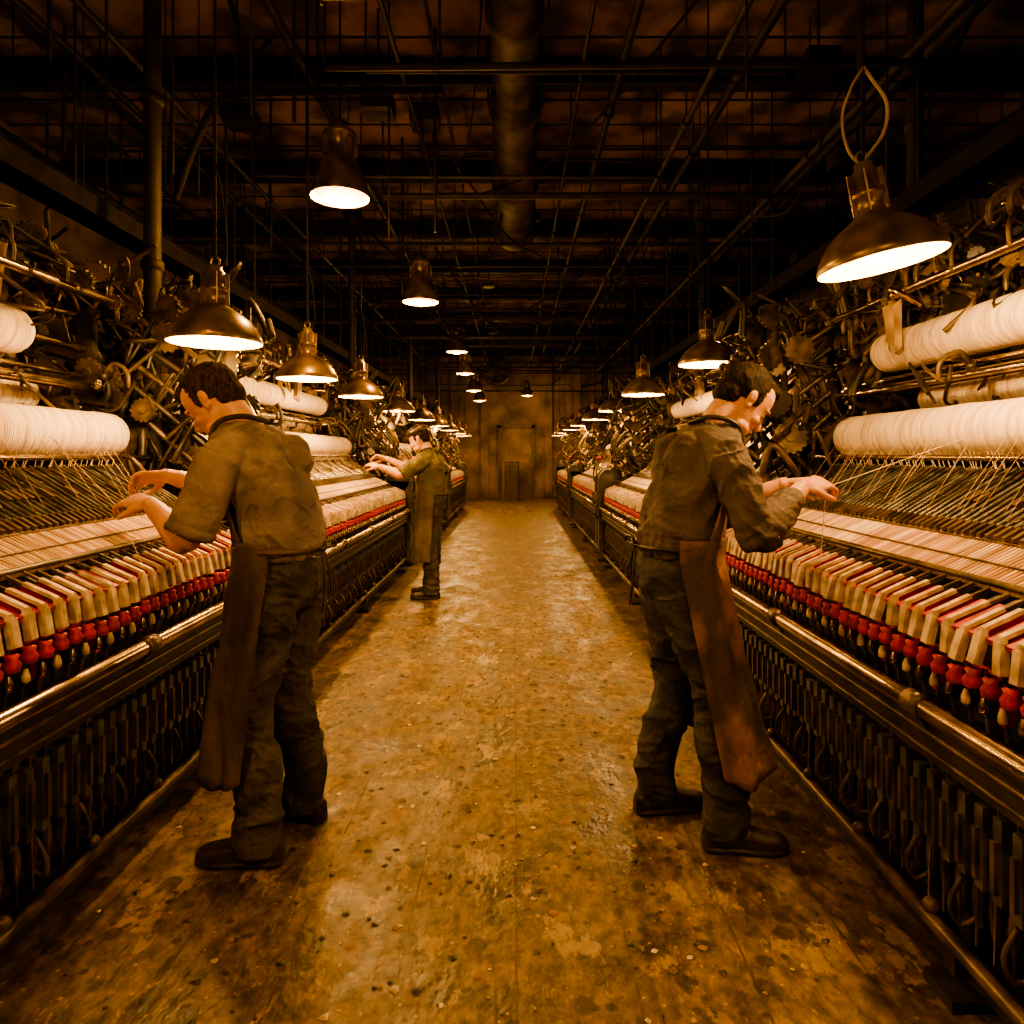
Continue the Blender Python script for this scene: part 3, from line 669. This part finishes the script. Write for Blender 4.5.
    a.tube(cr([(bx,0,1.05),(bx-.02,.03,1.075),(bx-.02,.06,1.05),(bx-.01,.01,1.045)],5),.005,st,6); a.tube(cr([(bx,0,1.05),(bx-.02,-.03,1.07),(bx-.02,-.06,1.045),(bx-.01,-.01,1.045)],5),.005,st,6)
    a.tube(cr([(bx,.0,1.045),(bx-.012,.02,.98),(bx-.01,.012,.9),(bx-.012,.03,.82)],5),.004,st,6); a.tube(cr([(bx,.0,1.045),(bx-.012,-.02,.97),(bx-.02,-.03,.88)],5),.004,st,6)
    if bib:
        rd,rw=ring(1.33)
        for s in (1,-1):
            a.tube(cr([(sp(1.33)+rd*math.cos(.66)+.006,s*rw*math.sin(.66),1.33),(sp(1.4)+.10,s*.10,1.43),(nb.x+.03,s*.100,1.485),(nb.x-.045,s*.077,1.505),(nb.x-.094,0,1.49)],6),.010,st,6)
    a.obj('apron_ties',root)
    if yarn:
        a=MB()
        for path in yarn: a.tube(path,.0014,'yarn',5)
        a.obj('held_yarn',root)
    return root

Ja=dict(neck=(.155,0,1.440),head=(.270,0,1.566),pitch=44,hyaw=4,kneeL=(.06,.115,.50),kneeR=(.04,-.11,.50),ankleL=(.01,.14,.085),ankleR=(-.01,-.15,.085),toeL=.15,toeR=-.12,apf=.10,
 shL=(.118,.188,1.362),shR=(.138,-.188,1.362),elL=(.195,.262,1.095),wrL=(.430,.13,1.200),elR=(.370,-.25,1.218),wrR=(.592,-.17,1.290),
 handL=dict(d=(.93,-.2,.12),n=(-.05,-.45,-.9),side=1,curl=(22,38,30)),handR=dict(d=(.95,.1,-.1),n=(0,.5,-.85),side=-1,curl=(30,40,30)))
person('mill_worker',(-.825,2.43),(-.985,.17),Ja,dict(shirt='shirtA',trou='trouA',boot='boot',belt='boot',cap='boot',apron='apronA'),seed=1,bib=True,apron_rng=(-105,108),apron_bot=.30,
  yarn=[[(.597,.09,1.190),(.905,.05,1.44)],[(.597,.09,1.190),(.50,.07,.965)]])
Jb=dict(neck=(.145,0,1.445),head=(.255,0,1.572),pitch=46,hyaw=2,kneeL=(.03,.11,.50),kneeR=(.11,-.12,.50),ankleL=(-.04,.13,.085),ankleR=(.13,-.14,.085),toeL=.1,toeR=-.15,apf=.19,
 shL=(.118,.188,1.367),shR=(.108,-.188,1.367),elL=(.24,.24,1.125),wrL=(.465,.10,1.258),elR=(.188,-.262,1.105),wrR=(.418,-.13,1.258),slv=.72,
 handR=dict(d=(.9,.25,.15),n=(0,.5,-.85),side=-1,curl=(35,45,30)),handL=dict(d=(.95,-.15,.05),n=(-.05,-.45,-.9),side=1,curl=(30,40,30)))
person('mill_worker',(.59,2.5),(.99,.10),Jb,dict(shirt='shirtB',trou='trouB',boot='boot',belt='boot',cap='boot',apron='apronB',hair='hairB'),seed=2,sleeve='long',bib=True,apron_rng=(-110,105),apron_bot=.27,strap='boot',
  yarn=[[(.533,-.08,1.253),(1.14,-.02,1.44)],[(.533,-.08,1.253),(.52,-.06,.97)]])
Jc=dict(neck=(.06,0,1.465),head=(.14,0,1.60),pitch=26,kneeL=(.02,.11,.50),kneeR=(.02,-.11,.50),ankleL=(-.02,.12,.085),ankleR=(.04,-.13,.085),toeL=.15,toeR=-.12,apf=.05,
 shL=(.05,.185,1.390),shR=(.05,-.185,1.390),elL=(.26,.25,1.24),wrL=(.50,.18,1.32),elR=(.28,-.25,1.28),wrR=(.53,-.18,1.40),
 handL=dict(d=(.93,-.1,.25),n=(-.05,-.45,-.9),side=1),handR=dict(d=(.95,.1,.2),n=(0,.5,-.85),side=-1))
person('mill_worker',(-.80,6.62),(-.99,.08),Jc,dict(shirt='shirtC',trou='trouA',boot='boot',belt='boot',cap='boot',apron='apronC',hair='hairB'),seed=3,voxel=.006,scale=.955,apron_rng=(-110,110),apron_bot=.36,cap=True)

w=bpy.data.worlds.new('World'); scene.world=w; w.use_nodes=True
w.node_tree.nodes['Background'].inputs[0].default_value=(0,0,0,1); w.node_tree.nodes['Background'].inputs[1].default_value=0
cd=bpy.data.cameras.new('camera'); cd.lens=24; cd.sensor_width=36; cd.shift_y=-57/1024; cd.shift_x=-3/1024
c=bpy.data.objects.new('camera',cd); c.location=(0,0,1.37); c.rotation_euler=(math.pi/2,0,0); col.objects.link(c); scene.camera=c
